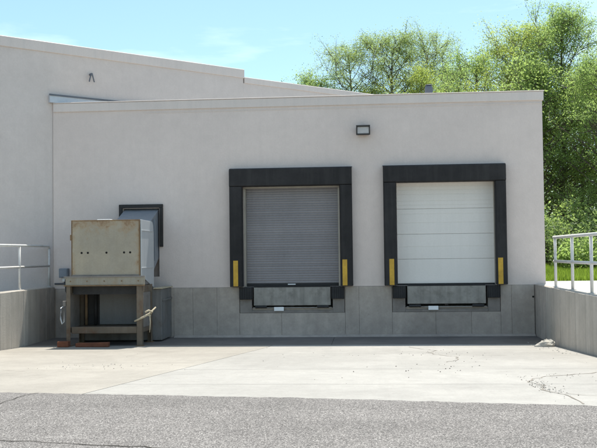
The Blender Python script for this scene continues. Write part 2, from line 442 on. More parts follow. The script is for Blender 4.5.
crack([(-4.2, -14.55), (-3.1, -14.72), (-2.2, -14.87), (-0.9, -15.1), (0.6, -15.2)], 0.012, 'crack', road, 'joint_dirt', lift=0.013, seed=8)

# crumbs and grit on the apron (nobody could count them)
def grit(name, spots, label, mat, seed):
    r = random.Random(seed); m = MB()
    for cx, cy, sx, sy, n, s0, s1 in spots:
        for k in range(n):
            x, y = r.gauss(cx, sx), r.gauss(cy, sy)
            if not (XW + 0.1 < x < XE - 0.1 and -12.9 < y < -0.1) : continue
            s = r.uniform(s0, s1); z = gz(y) + (0.012 if y < joint_y(x) else 0.002); i = len(m.v)
            for q in range(4):
                t = q * math.pi / 2 + r.uniform(-.4, .4); m.v.append((x + s * math.cos(t) * r.uniform(.6, 1.2), y + s * math.sin(t) * r.uniform(.6, 1.2), z))
            m.v.append((x + r.uniform(-.3, .3) * s, y + r.uniform(-.3, .3) * s, z + s * r.uniform(.5, 1)))
            for q in range(4): m.f.append((i + q, i + (q + 1) % 4, i + 4))
    tag(m.build(name, mat), label, 'grit', None, 'stuff')
grit('grit', [(2.0, -11.2, 0.07, 0.6, 70, 0.004, 0.011), (2.5, -9.8, 0.3, 0.2, 30, 0.004, 0.010), (1.0, -8.2, 0.5, 0.9, 26, 0.006, 0.015), (1.2, -5.2, 0.6, 0.7, 24, 0.006, 0.014),
              (-4.4, -7.9, 0.5, 0.4, 20, 0.005, 0.012), (-1, -6, 3.5, 3, 60, 0.004, 0.010)], 'dark crumbs and grit scattered over the pale apron', 'joint_dirt', 11)
grit('grit', [(2.0, -11.2, 0.09, 0.6, 60, 0.006, 0.016), (-4.4, -7.9, 0.45, 0.35, 36, 0.006, 0.016), (3.6, -3.4, 0.15, 0.9, 50, 0.008, 0.022)], 'pale broken concrete crumbs scattered over the apron', 'rubble', 12)

# pavements on the upper level
mb = MB(); z = 1.2
mb.hexa([(XE + 0.26, -7.0, z - .1), (10.5, -7.0, z - .1), (10.5, 2.3, z - .1), (XE + 0.26, 2.3, z - .1), (XE + 0.26, -7.0, z + .02), (10.5, -7.0, z + .02), (10.5, 2.3, z + .02), (XE + 0.26, 2.3, z + .02)])
mb.hexa([(XE + 0.26, -12.29, 0.40), (10.5, -12.29, 0.40), (10.5, -7.0015, z - .1), (XE + 0.26, -7.0015, z - .1), (XE + 0.26, -12.29, 0.515), (10.5, -12.29, 0.515), (10.5, -7.0015, z + .02), (XE + 0.26, -7.0015, z + .02)])
tag(mb.build('pavement', 'upper_pavement', bevel=0.01), 'pale concrete pavement behind the right railing', None, None, 'structure')
mb = MB()
mb.hexa([(-30, -7.0, z - .1), (XW - 0.26, -7.0, z - .1), (XW - 0.26, 0.4, z - .1), (-30, 0.4, z - .1), (-30, -7.0, z + .02), (XW - 0.26, -7.0, z + .02), (XW - 0.26, 0.4, z + .02), (-30, 0.4, z + .02)])
mb.hexa([(-30, -12.29, 0.40), (XW - 0.26, -12.29, 0.40), (XW - 0.26, -7.0015, z - .1), (-30, -7.0015, z - .1), (-30, -12.29, 0.515), (XW - 0.26, -12.29, 0.515), (XW - 0.26, -7.0015, z + .02), (-30, -7.0015, z + .02)])
tag(mb.build('pavement', 'upper_pavement', bevel=0.01), 'pale concrete pavement behind the left railing', None, None, 'structure')

# ------------------------------------------------------------------ tall warehouse (turned 42.6 degrees to the dock front)
DX, DY = 0.736, 0.677
C0 = (-7.95, 0.02)
def tw(s, n=0.0): return (C0[0] + DX * s - DY * n, C0[1] + DY * s + DX * n)      # n > 0: into the building
tall = thing('warehouse', 'tall light grey warehouse rising behind the dock building on the left', 'building', (-10.5, -2.4, 1.2))
def tall_box(s0, s1, n0, n1, z0, z1):
    m = MB(); m.prism([tw(s0, n0), tw(s1, n0), tw(s1, n1), tw(s0, n1)], z0, z1); return m
ZT, ZT2 = 7.42, 7.22
tall_box(-11, 5.84, 0, 14, 0.9, ZT - 0.24).build('wall', 'stucco_tall', tall)
tall_box(5.842, 14.6, 0, 14, 0.9, ZT2 - 0.18).build('wall', 'stucco_tall', tall)
tall_box(-11.03, 5.87, -0.035, 14.03, ZT - 0.24, ZT + 0.02).build('coping', 'coping', tall, 0.012)
tall_box(5.873, 14.63, -0.03, 14.03, ZT2 - 0.18, ZT2).build('coping', 'coping', tall, 0.012)
fl = tall_box(-0.12, 9.0, -0.10, -0.002, 5.90, 6.10).build('flashing', 'flashing', tall, 0.006)
tall_box(-0.14, 9.0, -0.125, -0.10, 6.075, 6.115).build('drip_edge', 'conduit', fl)

# ------------------------------------------------------------------ dock building
dock = thing('dock_building', 'low light grey stucco loading dock building with two overhead doors', 'building', (-1.9, 0.0, 0.0))
BL, BR, ZB, ZP = -7.94, 4.18, 1.22, 5.90
Ld = (-3.12, -0.74, 1.22, 3.70)
Rd = (0.64, 3.01, 1.22, 3.74)
Op = (-6.15, -5.24, 1.5, 3.2)
xs = [BL, Op[0], Op[1], Ld[0], Ld[1], Rd[0], Rd[1], BR]
zs = sorted({ZB, Op[2], Op[3], Ld[3], Rd[3], 5.66})
inside = lambda x, z: any(h[0] < x < h[1] and h[2] < z < h[3] for h in (Ld, Rd, Op))
mb = cells(xs, zs, inside, lambda x, z: (x, 0.0, z))
for h in (Ld, Rd, Op):
    dpt = 0.30
    mb.quad((h[0], 0, h[2]), (h[0], 0, h[3]), (h[0], dpt, h[3]), (h[0], dpt, h[2])); mb.quad((h[1], 0, h[2]), (h[1], dpt, h[2]), (h[1], dpt, h[3]), (h[1], 0, h[3]))
    mb.quad((h[0], 0, h[3]), (h[1], 0, h[3]), (h[1], dpt, h[3]), (h[0], dpt, h[3])); mb.quad((h[0], dpt, h[2]), (h[1], dpt, h[2]), (h[1], 0, h[2]), (h[0], 0, h[2]))
    mb.quad((h[0], dpt, h[2]), (h[0], dpt, h[3]), (h[1], dpt, h[3]), (h[1], dpt, h[2]))
# right side, back, inner parapet faces
mb.quad((BR, 0, ZB), (BR, 10, ZB), (BR, 10, 5.66), (BR, 0, 5.66))
mb.quad((BR, 10, ZB), (2.9, 10, ZB), (2.9, 10, 5.66), (BR, 10, 5.66))
wall_o = mb.build('wall', 'stucco', dock)
m = MB(); m.prism([(BL + 0.4, 0.26), (BR - 0.24, 0.26), (BR - 0.24, 9.9), (2.9, 9.9)], 5.3, 5.42); m.build('roof', 'roof', dock)
# coping: front run and side run, and a thin trim line under it
m = MB(); m.box(BL + 0.01, BR + 0.035, -0.035, 0.25, 5.66, ZP - 0.02); cp = m.build('coping', 'coping', dock, 0.012)
m = MB(); m.box(BL + 0.01, BR + 0.05, -0.05, 0.26, ZP - 0.02, ZP + 0.0); m.build('cap', 'coping', cp, 0.006)
m = MB(); m.box(BR - 0.22, BR + 0.035, 0.252, 10.0, 5.66, ZP); m.build('coping', 'coping', dock, 0.012)
m = MB(); m.box(-5.6, BR, -0.010, -0.0005, 5.585, 5.605); m.build('trim', 'coping', dock)
# foundation: backing with pits, then cast panels
LP, RP = (-2.93, -0.94, 0.70, 1.22), (0.82, 2.80, 0.70, 1.22)
inpit = lambda x, z: any(h[0] < x < h[1] and h[2] < z < h[3] for h in (LP, RP))
mb = cells([BL, LP[0], LP[1], RP[0], RP[1], BR], [-0.3, 0.70, ZB], inpit, lambda x, z: (x, 0.03, z))
for h in (LP, RP):
    a, b2, c, d = h; y0, y1 = 0.03, 0.45
    mb.quad((a, y0, c), (a, y0, d), (a, y1, d), (a, y1, c)); mb.quad((b2, y0, c), (b2, y1, c), (b2, y1, d), (b2, y0, d))
    mb.quad((a, y1, c), (b2, y1, c), (b2, y0, c), (a, y0, c)); mb.quad((a, y1, c), (a, y1, d), (b2, y1, d), (b2, y1, c))
mb.quad((BR, 0.03, -0.3), (BR, 10, -0.3), (BR, 10, ZB), (BR, 0.03, ZB))
fnd = mb.build('foundation', 'base_concrete', dock)
rng = random.Random(5)
def fpanel(x0, x1, z0, z1):
    e = rng.uniform(-0.003, 0.003); g = 0.0018
    m = MB(); m.box(x0 + g, x1 - g, -0.028 + e, 0.028, z0, z1)
    return m.build('panel', 'base_concrete', fnd, 0.003)
for a, b2 in zip([-7.88, -6.6, -5.6, -4.88, -4.40, -3.80], [-6.6, -5.6, -4.88, -4.40, -3.80, -3.24]): fpanel(a, b2, -0.2, ZB - 0.004)
for a, b2 in ((-0.64, -0.30), (-0.30, 0.50), (3.10, 3.36), (3.36, 3.90)): fpanel(a, b2, -0.2, ZB - 0.004)
fpanel(-3.24, -2.2, -0.2, 0.58); fpanel(-2.2, -0.64, -0.2, 0.58); fpanel(0.50, 1.55, -0.2, 0.58); fpanel(1.55, 2.40, -0.2, 0.58); fpanel(2.40, 3.10, -0.2, 0.58)
m = MB(); m.tube([(3.90 - 0.03, -0.034, 0.93), (3.87, -0.02, 0.93)], 0.025, 10); m.build('drain_hole', 'hole_black', fnd)
m = MB()
m.extr_x([(-0.16, -0.05), (-0.03, -0.05), (-0.03, 0.05), (-0.06, 0.045), (-0.16, 0.008)][::1], -4.86, 3.90); m.build('footing', 'base_concrete', fnd, 0.004)

# left door: roll-up curtain of interlocking slats
rd = MB(); rd.box(Ld[0] + 0.002, Ld[1] - 0.002, 0.19, 0.22, Ld[2] + 0.002, Ld[3] - 0.002)
rd = tag(rd.build('roll_up_door', 'door_grey', dock), 'grey ribbed roll-up curtain in the left dock opening')
nsl = 40; zb = 1.30; pitch = (Ld[3] - 0.004 - zb) / nsl
prof = [(0.0, 0.0), (-0.004, 0.10), (-0.006, 0.30), (-0.007, 0.5), (-0.006, 0.70), (-0.004, 0.90), (0.0, 1.0)]
sm = MB(); i0 = 0
for x in (Ld[0] + 0.05, Ld[1] - 0.05):
    for y, t in prof: sm.v.append((x, y, t * pitch * 0.90))
n = len(prof)
for k in range(n - 1): sm.f.append((k, n + k, n + k + 1, k + 1))
sm.f.append(tuple(range(n - 1, -1, -1))); sm.f.append(tuple(range(n, 2 * n)))
sme = sm.mesh('slat', 'door_grey')
for k in range(nsl):
    o = link('slat', sme, rd); o.location = (0, 0.188, zb + k * pitch)
m = MB(); m.box(Ld[0] + 0.05, Ld[1] - 0.05, 0.145, 0.188, 1.232, 1.298); bb = m.build('bottom_bar', 'dark_steel', rd, 0.006)
m = MB(); m.box(-2.05, -1.86, 0.12, 0.144, 1.262, 1.287); m.build('handle', 'white_plate', bb, 0.004)
for a, b2 in ((Ld[0] + 0.004, Ld[0] + 0.048), (Ld[1] - 0.048, Ld[1] - 0.004)):
    m = MB(); m.box(a, b2, 0.02, 0.188, 1.225, Ld[3] - 0.055); m.build('track', 'track', rd, 0.004)
m = MB(); m.box(Ld[0] + 0.004, Ld[1] - 0.004, 0.02, 0.15, Ld[3] - 0.05, Ld[3] - 0.006); m.build('head_trim', 'track', rd, 0.004)

# right door: white sectional door, each section a panel with pressed ribs
sd = MB(); sd.box(Rd[0] + 0.002, Rd[1] - 0.002, 0.23, 0.26, Rd[2] + 0.002, Rd[3] - 0.002)
sd = tag(sd.build('sectional_door', 'door_white', dock), 'white ribbed sectional door in the right dock opening')
zl = [1.262, 1.86, 2.47, 3.09, 3.735]
for k in range(4):
    z0, z1 = zl[k] + 0.002, zl[k + 1] - 0.002
    Hh = z1 - z0
    ribs = {0: (), 1: (0.5,), 2: (0.45, 0.8), 3: (0.14, 0.3, 0.55, 0.72, 0.86)}[k]
    poly = [(0.225, z0), (0.172, z0), (0.165, z0 + 0.008)]
    for t in ribs:
        zr = z0 + t * Hh; poly += [(0.165, zr - 0.006), (0.170, zr - 0.002), (0.170, zr + 0.002), (0.165, zr + 0.006)]
    poly += [(0.165, z1 - 0.008), (0.172, z1), (0.225, z1)]
    m = MB(); m.extr_x(poly[::-1], Rd[0] + 0.015, Rd[1] - 0.015); m.build('door_panel', 'door_white', sd)
m = MB(); m.box(Rd[0] + 0.015, Rd[1] - 0.015, 0.16, 0.226, 1.226, 1.262); m.build('bottom_seal', 'rubber', sd)
m = MB(); m.box(Rd[1] - 0.014, Rd[1] - 0.003, 0.05, 0.2, 1.23, Rd[3] - 0.01); m.build('track', 'track', sd)

# ------------------------------------------------------------------ dock seals, bumpers, levelers
def seal(label, x0, x1, xi0, xi1, ztop, zin, yel):
    cx = (x0 + x1) / 2
    t = thing('dock_seal', label, 'dock seal', (cx, 0, 1.23), 'foam dock seals around the doors')
    D, c = 0.24, 0.035
    for a, b2 in ((x0, xi0), (xi1, x1)):
        m = MB(); poly = [(a, -0.003), (b2, -0.003), (b2, -D + c), (b2 - c * 0.6, -D), (a + c * 0.6, -D), (a, -D + c)]
        m.prism(poly[::-1], 1.236, zin - 0.0005)
        p = m.build('side_pad', 'seal_fabric', t, 0.003)
        ya, yb = (yel[0], yel[1]) if a == x0 else (yel[2], yel[3])
        m = MB(); m.box(ya, yb, -D - 0.006, -D - 0.0005, 1.25, 1.875); st = m.build('guide_stripe', 'yellow', p)
    m = MB(); poly = [(-0.003, zin), (-D + c, zin), (-D, zin + c * .6), (-D, ztop - c), (-D + c * 1.5, ztop), (-0.003, ztop)]
    m.extr_x(poly, x0, x1); hp = m.build('head_pad', 'seal_fabric', t, 0.003)
    m = MB(); m.box(x0 - 0.012, x1 + 0.012, -0.03, -0.001, ztop + 0.001, ztop + 0.02); m.build('flashing', 'conduit', hp)
    return t
seal('black foam dock seal framing the grey roll-up door', -3.44, -0.435, -3.125, -0.735, 4.13, 3.685, (-3.35, -3.235, -0.685, -0.57))
seal('black foam dock seal framing the white sectional door', 0.325, 3.255, 0.635, 2.995, 4.135, 3.72, (0.445, 0.56, 3.03, 3.145))

def bumper(label, x0, x1, z0=0.925, z1=1.215):
    t = thing('dock_bumper', label, 'bumper', ((x0 + x1) / 2, -0.03, z0), 'rubber dock bumpers')
    n = 5; w = (x1 - x0 - 0.04) / n
    for k in range(n):
        m = MB(); m.box(x0 + 0.02 + k * w + 0.0007, x0 + 0.02 + (k + 1) * w - 0.0007, -0.145, -0.045, z0, z1); m.build('rubber_pad', 'rubber', t, 0.003)
    for a in (x0, x1 - 0.018):
        m = MB(); m.box(a, a + 0.018, -0.12, -0.045, z0 + 0.02, z1 - 0.02); m.build('end_plate', 'dark_steel', t)
    m = MB(); m.box(x0, x1, -0.044, -0.0305, z0 - 0.01, z1 + 0.003); m.build('back_plate', 'dark_steel', t)
def leveler(label, x0, x1, p, tagx, lipz):
    t = thing('dock_leveler', label, 'dock leveler', ((x0 + x1) / 2, 0.0, 0.6), 'dock levelers below the doors')
    m = MB(); m.box(x0 + 0.05, x1 - 0.05, -0.052, -0.032, lipz, 1.212); lip = m.build('lip', 'lip_steel', t, 0.006)
    m = MB(); m.tube([(x0 + 0.06, -0.045, 1.222), (x1 - 0.06, -0.045, 1.222)], 0.014, 8); m.build('hinge', 'dark_steel', lip)
    for a, b2 in ((p[0], x0 - 0.0), (x1 + 0.0, p[1])):
        m = MB(); m.box(a, b2, -0.030, 0.028, 0.585, 1.217); m.build('side_plate', 'frame_steel', t, 0.003)
    m = MB(); m.box(x0 + 0.002, x1 - 0.002, -0.031, 0.028, 0.585, 0.645); m.build('sill_beam', 'frame_steel', t, 0.003)
    m = MB(); m.box(x0 + 0.03, x1 - 0.03, -0.045, -0.010, 0.695, 0.720); m.build('cross_bar', 'lip_steel', t, 0.003)
    for a in (x0 + 0.09, x1 - 0.38):
        m = MB(); m.extr_x([(-0.11, 0.725), (-0.01, 0.69), (-0.01, 0.75), (-0.09, 0.765)][::1], a, a + 0.28); m.build('lip_keeper', 'dark_steel', t)
    m = MB(); m.box(x0 + 0.01, x1 - 0.01, 0.25, 0.30, 0.72, 1.19); m.build('pit_frame', 'dark_steel', t)
    for a in (x0 + 0.3, (x0 + x1) / 2, x1 - 0.3):
        m = MB(); m.box(a - 0.04, a + 0.04, -0.01, 0.24, 0.74, 1.18); m.build('deck_beam', 'dark_steel', t)
    m = MB(); m.hexa([(tagx, -0.075, 0.632), (tagx + 0.24, -0.075, 0.632), (tagx + 0.24, -0.046, 0.632), (tagx, -0.046, 0.632), (tagx, -0.066, 0.728), (tagx + 0.24, -0.066, 0.728), (tagx + 0.24, -0.046, 0.728), (tagx, -0.046, 0.728)])
    m.build('release_plate', 'white_plate', t, 0.004)
bumper('black rubber bumper at the left side under the grey door', -3.23, -2.90)
bumper('black rubber bumper at the right side under the grey door', -0.97, -0.66)
bumper('black rubber bumper at the left side under the white door', 0.52, 0.835)
bumper('black rubber bumper at the right side under the white door', 2.775, 3.085)
leveler('grey steel dock leveler lip hanging below the grey roll-up door', -2.93, -0.94, (-3.225, -0.655), -2.38, 0.765)
leveler('grey steel dock leveler lip hanging below the white sectional door', 0.82, 2.80, (0.515, 3.085), 1.37, 0.78)

# ------------------------------------------------------------------ wall light, roof vent, wall bracket, junction box
t = thing('wall_light', 'small square wall light with dark frame between the two dock doors', 'light', (-0.14, 0, 4.9))
m = MB(); m.box(-0.29, 0.01, -0.16, -0.001, 4.91, 5.12); m.build('housing', 'lamp_frame', t, 0.012)
for b_ in ((-0.31, 0.03, 5.095, 5.135), (-0.31, 0.03, 4.895, 4.93)):
    m = MB(); m.box(b_[0], b_[1], -0.20, -0.161, b_[2], b_[3]); m.build('rim', 'lamp_frame', t, 0.006)
for a in (-0.31, 0.0):
    m = MB(); m.box(a, a + 0.03, -0.20, -0.161, 4.931, 5.094); m.build('rim', 'lamp_frame', t, 0.006)
m = MB(); m.hexa([(-0.279, -0.185, 4.932), (-0.001, -0.185, 4.932), (-0.001, -0.162, 4.932), (-0.279, -0.162, 4.932), (-0.279, -0.170, 5.093), (-0.001, -0.170, 5.093), (-0.001, -0.162, 5.093), (-0.279, -0.162, 5.093)])
m.build('lens', 'lamp_lens', t)

t = thing('roof_vent', 'small dark blue vent hood standing on the dock roof', 'vent', (1.70, 3.4, 5.42))
m = MB(); m.tube([(1.70, 3.4, 5.42), (1.70, 3.4, 6.47)], 0.09, 12); m.build('pipe', 'conduit', t, smooth=True)
m = MB(); m.tube([(1.70, 3.4, 6.47), (1.70, 3.4, 6.52), (1.70, 3.4, 6.66), (1.70, 3.4, 6.71)], [0.095, 0.115, 0.115, 0.08], 14); m.build('hood', 'vent_blue', t, 0.02)
m = MB(); m.tube([(1.70, 3.4, 6.711), (1.70, 3.4, 6.735)], 0.10, 14); m.build('cap', 'vent_blue', t, 0.006)

bx, by = tw(1.02, -0.0)
t = thing('wall_bracket', 'small dark forked bracket high on the tall warehouse wall', 'bracket', (bx, by, 6.55))
def twp(s, n, z): x, y = tw(s, n); return (x, y, z)
m = MB(); m.tube([twp(1.02, -0.001, 6.74), twp(1.02, -0.09, 6.74)], 0.035, 8); m.build('stem', 'conduit', t)
for ds in (-0.07, 0.07):
    m = MB(); m.tube([twp(1.02 + ds * .2, -0.08, 6.76), twp(1.02 + ds, -0.09, 6.54)], 0.016, 6); m.build('prong', 'conduit', t)

t = thing('junction_box', 'small blue grey electrical box on the wall left of the compactor', 'electrical box', (-7.62, 0, 1.4))
m = MB(); m.box(-7.75, -7.53, -0.16, -0.001, 1.50, 1.73); hb = m.build('housing', 'box_grey', t, 0.008)
m = MB(); m.box(-7.73, -7.55, -0.172, -0.161, 1.52, 1.71); m.build('cover', 'box_grey', hb, 0.004)
m = MB(); m.box(-7.69, -7.60, -0.09, -0.002, 1.40, 1.499); m.build('lower_box', 'white_plate', t, 0.006)
m = MB(); m.tube([(-7.90, -0.03, 1.345), (-7.0, -0.03, 1.345)], 0.022, 8); m.build('conduit', 'conduit', t, smooth=True)
m = MB(); m.tube([(-7.645, -0.03, 1.368), (-7.645, -0.03, 1.399)], 0.02, 8); m.build('conduit', 'conduit', t, smooth=True)

# ------------------------------------------------------------------ trash compactor with wall chute
cmp_ = thing('trash_compactor', 'rusty beige trash compactor hopper on a steel stand against the dock wall', 'compactor', (-6.0, -1.2, 0.0))
FX0, FX1, FY, BY = -6.755, -5.185, -2.10, -0.95
HZ0, HZ1 = 1.575, 2.845
m = MB(); m.box(FX0, FX1, FY, FY + 0.03, HZ0, HZ1); fp = tag(m.build('front_panel', 'hopper_front', cmp_, 0.010), 'stained beige steel front panel with a row of bolt holes')
for x in (-6.53, -6.385, -5.955, -5.55, -5.41):
    m = MB(); m.tube([(x, FY - 0.004, 2.105), (x, FY + 0.001, 2.105)], 0.025, 10); m.build('bolt_hole', 'hole_black', fp)
m = MB(); m.box(FX0 - 0.012, FX0 - 0.001, FY - 0.008, FY + 0.04, HZ0, HZ1); m.build('edge_strip', 'rust_edge', fp)
m = MB(); m.box(FX1 - 0.022, FX1 + 0.006, FY - 0.012, FY - 0.001, HZ0, HZ1 + 0.004); m.build('edge_strip', 'rust_edge', fp, 0.003)
m = MB(); m.box(FX0 - 0.05, FX0 - 0.013, FY + 0.01, FY + 0.05, 2.39, 2.52); m.build('hinge', 'rust_edge', fp, 0.006)
for xa, xb in ((FX1 - 0.0, FX1 + 0.025),):
    m = MB(); poly = [(FY + 0.031, HZ0), (BY + 0.05, 1.26), (BY + 0.05, 2.55), (BY, 2.76), (BY - 0.08, 2.83), (FY + 0.031, HZ1)]
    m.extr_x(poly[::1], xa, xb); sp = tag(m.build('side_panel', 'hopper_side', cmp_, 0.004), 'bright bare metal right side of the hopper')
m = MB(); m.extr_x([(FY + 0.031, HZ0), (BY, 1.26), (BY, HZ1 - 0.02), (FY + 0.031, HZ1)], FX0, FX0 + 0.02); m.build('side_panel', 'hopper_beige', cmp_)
m = MB(); m.box(FX0 + 0.021, FX1 - 0.001, FY + 0.031, BY - 0.09, HZ1 - 0.03, HZ1 - 0.002); m.build('top_panel', 'hopper_side', cmp_)
m = MB(); m.box(-6.2, -5.9, FY + 0.1, FY + 0.3, HZ1 - 0.001, HZ1 + 0.02); m.build('lifting_plate', 'white_plate', cmp_, 0.004)
m = MB(); m.box(FX0 + 0.021, FX1 - 0.001, FY + 0.031, BY, HZ0, HZ0 + 0.03); m.build('bottom_panel', 'stand_paint', cmp_)
m = MB(); m.box(FX0 + 0.021, FX1 - 0.001, BY - 0.03, BY, HZ0 + 0.031, HZ1 - 0.04); m.build('back_panel', 'panel_grey', cmp_)
m = MB(); m.box(FX0, FX1 - 0.024, FY - 0.010, FY - 0.001, HZ1 - 0.02, HZ1 + 0.002); m.build('top_flange', 'rust_edge', fp, 0.003)
m = MB(); m.box(FX0 + 0.002, FX1 - 0.024, FY - 0.007, FY - 0.001, HZ0 + 0.005, HZ0 + 0.035); m.build('weld_seam', 'frame_steel', fp)
for z in (1.75, 2.6):
    m = MB(); m.box(FX1 + 0.0255, FX1 + 0.04, FY + 0.06, BY - 0.05 , z - 0.012, z + 0.012); m.build('side_rib', 'hopper_side', sp, 0.003)
m = MB(); m.tube([(-7.60, -0.10, 1.45), (-7.45, -0.5, 1.18), (-7.2, -1.0, 1.02), (-6.95, -1.3, 1.10)], 0.018, 8); m.build('power_cable', 'rubber', cmp_, smooth=True)
# chute from the hopper into the wall
m = MB(); m.extr_x([(BY + 0.001, 1.42), (0.10, 2.0), (0.10, 3.19), (BY + 0.001, 2.80)], -6.13, -5.26); ch = tag(m.build('chute', 'chute_blue', cmp_, 0.008), 'blue grey sloping metal chute running into the wall')
m = MB(); m.box(-5.255, -5.215, -0.55, -0.50, 1.9, 2.9); m.build('rib', 'chute_blue', ch)
fr = None
m = MB(); m.box(-6.24, -5.135, -0.075, -0.001, 3.215, 3.30); m.build('wall_frame', 'dark_steel', cmp_, 0.006)
m = MB(); m.box(-5.215, -5.135, -0.075, -0.001, 2.24, 3.2145); m.build('wall_frame', 'dark_steel', cmp_, 0.006)
m = MB(); m.box(-6.24, -6.16, -0.075, -0.001, 2.24, 3.2145); m.build('wall_frame', 'dark_steel', cmp_, 0.006)
# stand
for x0_, x1_ in ((-6.885, -6.79), (-5.265, -5.145)):
    lf = x0_ < -6
    for ya, yb in ((FY - 0.02, FY + 0.11), (-1.13, -1.25)):
        k = 0.014 if yb > ya else -0.014
        poly = [(x0_, ya), (x1_, ya), (x1_, ya + k), (x0_ + 0.014, ya + k), (x0_ + 0.014, yb), (x0_, yb)] if lf else [(x0_, ya), (x1_, ya), (x1_, yb), (x1_ - 0.014, yb), (x1_ - 0.014, ya + k), (x0_, ya + k)]
        if k < 0: poly = poly[::-1]
        m = MB(); m.prism(poly, 0.012, 1.36); lg = m.build('leg', 'stand_paint', cmp_, 0.003)
        yc = (ya + yb) / 2; m = MB(); m.box(x0_ - 0.03, x1_ + 0.03, yc - 0.09, yc + 0.09, 0.0, 0.0115); m.build('foot_plate', 'rust_edge', lg)
    m = MB(); m.box(x0_ + 0.01, x1_ - 0.01, FY + 0.111, -1.251, 0.30, 0.40); m.build('side_rail', 'stand_paint', cmp_)
    m = MB(); m.box(x0_ + 0.01, x1_ - 0.01, FY + 0.111, -1.251, 1.20, 1.355); m.build('side_rail', 'stand_paint', cmp_)
m = MB(); m.box(-6.90, -5.10, FY - 0.035, FY + 0.12, 1.362, 1.572); bmf = m.build('top_beam', 'hopper_beige', cmp_, 0.010)
m = MB(); m.box(-6.93, -5.07, FY - 0.05, FY - 0.036, 1.548, 1.580); m.build('edge_strip', 'frame_steel', bmf)
for x in (-6.78, -6.4, -6.0, -5.6, -5.22):
    m = MB(); m.tube([(x, FY - 0.046, 1.465), (x, FY - 0.034, 1.465)], 0.016, 6); m.build('bolt', 'rust_edge', bmf)
m = MB(); m.box(-6.93, -5.07, FY - 0.05, FY - 0.036, 1.352, 1.380); m.build('edge_strip', 'rust_edge', bmf)
m = MB(); m.box(-6.774, -5.266, FY + 0.0, FY + 0.10, 0.285, 0.435); m.build('lower_beam', 'stand_paint', cmp_, 0.008)
m = MB(); m.box(-6.774, -5.266, FY + 0.11, -1.135, 0.37, 0.40); m.build('shelf', 'stand_paint', cmp_)
m = MB(); m.box(-6.868, -6.862, FY + 0.125, -1.255, 0.405, 1.195); m.build('side_sheet', 'frame_steel', cmp_)
m = MB(); m.box(-5.168, -5.162, FY + 0.125, -1.255, 0.405, 1.195); m.build('side_sheet', 'frame_steel', cmp_)
m = MB(); m.box(-6.774, -6.41, -1.19, -1.16, 0.42, 1.16); m.build('rear_sheet', 'dark_steel', cmp_)
m = MB(); m.box(-6.774, -5.266, FY + 0.13, FY + 0.20, 1.16, 1.355); m.build('inner_beam', 'dark_steel', cmp_)
m = MB(); m.box(-6.40, -5.275, -1.20, -1.16, 0.42, 1.16); m.build('ram_plate', 'panel_grey', cmp_, 0.006)
m = MB(); m.box(-6.774, -5.266, -1.22, -1.13, 1.17, 1.34); m.build('rear_beam', 'frame_steel', cmp_)
for x in (-6.47, -6.70):
    m = MB(); m.tube([(x, -1.26, 0.41), (x, -1.26, 1.165)], 0.035, 8); m.build('hydraulic_pipe', 'rust_edge' if x < -6.6 else 'dark_steel', cmp_, smooth=True)
# body behind the stand
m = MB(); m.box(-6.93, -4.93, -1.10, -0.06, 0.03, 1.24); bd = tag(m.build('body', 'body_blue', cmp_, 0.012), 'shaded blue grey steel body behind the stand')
m = MB(); m.box(-5.12, -4.90, -1.16, -0.06, 1.2405, 1.268); m.build('top_lip', 'rope', bd, 0.004)
m = MB(); m.box(-4.929, -4.905, -1.05, -0.08, 0.95, 1.0); m.build('stiffener', 'body_blue', bd)
# latch handle with tied rope on the right leg
m = MB(); m.tube([(-5.30, -2.17, 0.56), (-5.08, -2.19, 0.66), (-4.98, -2.10, 0.72), (-4.86, -1.98, 0.86)], [0.02, 0.024, 0.024, 0.018], 8); lh = m.build('latch_handle', 'rope', cmp_, smooth=True)
m = MB(); m.tube([(-5.06, -2.17, 0.76), (-4.98, -2.15, 0.80), (-4.92, -2.08, 0.76), (-4.96, -2.08, 0.68), (-5.03, -2.14, 0.70)], 0.022, 8); m.build('rope', 'rope', lh, smooth=True)
m = MB(); m.tube([(-4.97, -2.10, 0.70), (-4.96, -2.09, 0.52), (-4.98, -2.08, 0.30)], [0.016, 0.013, 0.008], 6); m.build('rope', 'rope', lh, smooth=True)
# hanging shackle on the left leg
m = MB(); m.tube([(-6.905, -2.06, 0.93), (-7.02, -2.07, 0.86), (-7.04, -2.07, 0.62), (-7.0, -2.07, 0.50), (-6.95, -2.07, 0.55), (-6.95, -2.07, 0.82)], 0.018, 8); m.build('hanging_shackle', 'hopper_side', cmp_, smooth=True)
m = MB(); m.box(-6.98, -6.905, -2.09, -2.04, 0.90, 1.02); m.build('shackle_bracket', 'frame_steel', cmp_, 0.006)

# two rusty red timbers on the ground in front
t = MB(); t.hexa([(-7.03, -2.32, 0.003), (-6.775, -2.34, 0.003), (-6.77, -2.18, 0.003), (-7.03, -2.17, 0.003), (-7.03, -2.32, 0.125), (-6.775, -2.34, 0.13), (-6.77, -2.18, 0.13), (-7.03, -2.17, 0.125)])
tag(t.build('timber_block', 'timber_red', None, 0.008), 'short red brown timber block lying by the compactor left leg', 'timber', 'timbers by the compactor')
t = MB(); t.hexa([(-6.62, -2.30, 0.003), (-5.86, -2.33, 0.003), (-5.855, -2.21, 0.003), (-6.61, -2.17, 0.003), (-6.62, -2.30, 0.085), (-5.86, -2.33, 0.105), (-5.855, -2.21, 0.105), (-6.61, -2.17, 0.085)])
tag(t.build('timber_board', 'timber_red', None, 0.008), 'long red brown timber board lying under the compactor front', 'timber', 'timbers by the compactor')

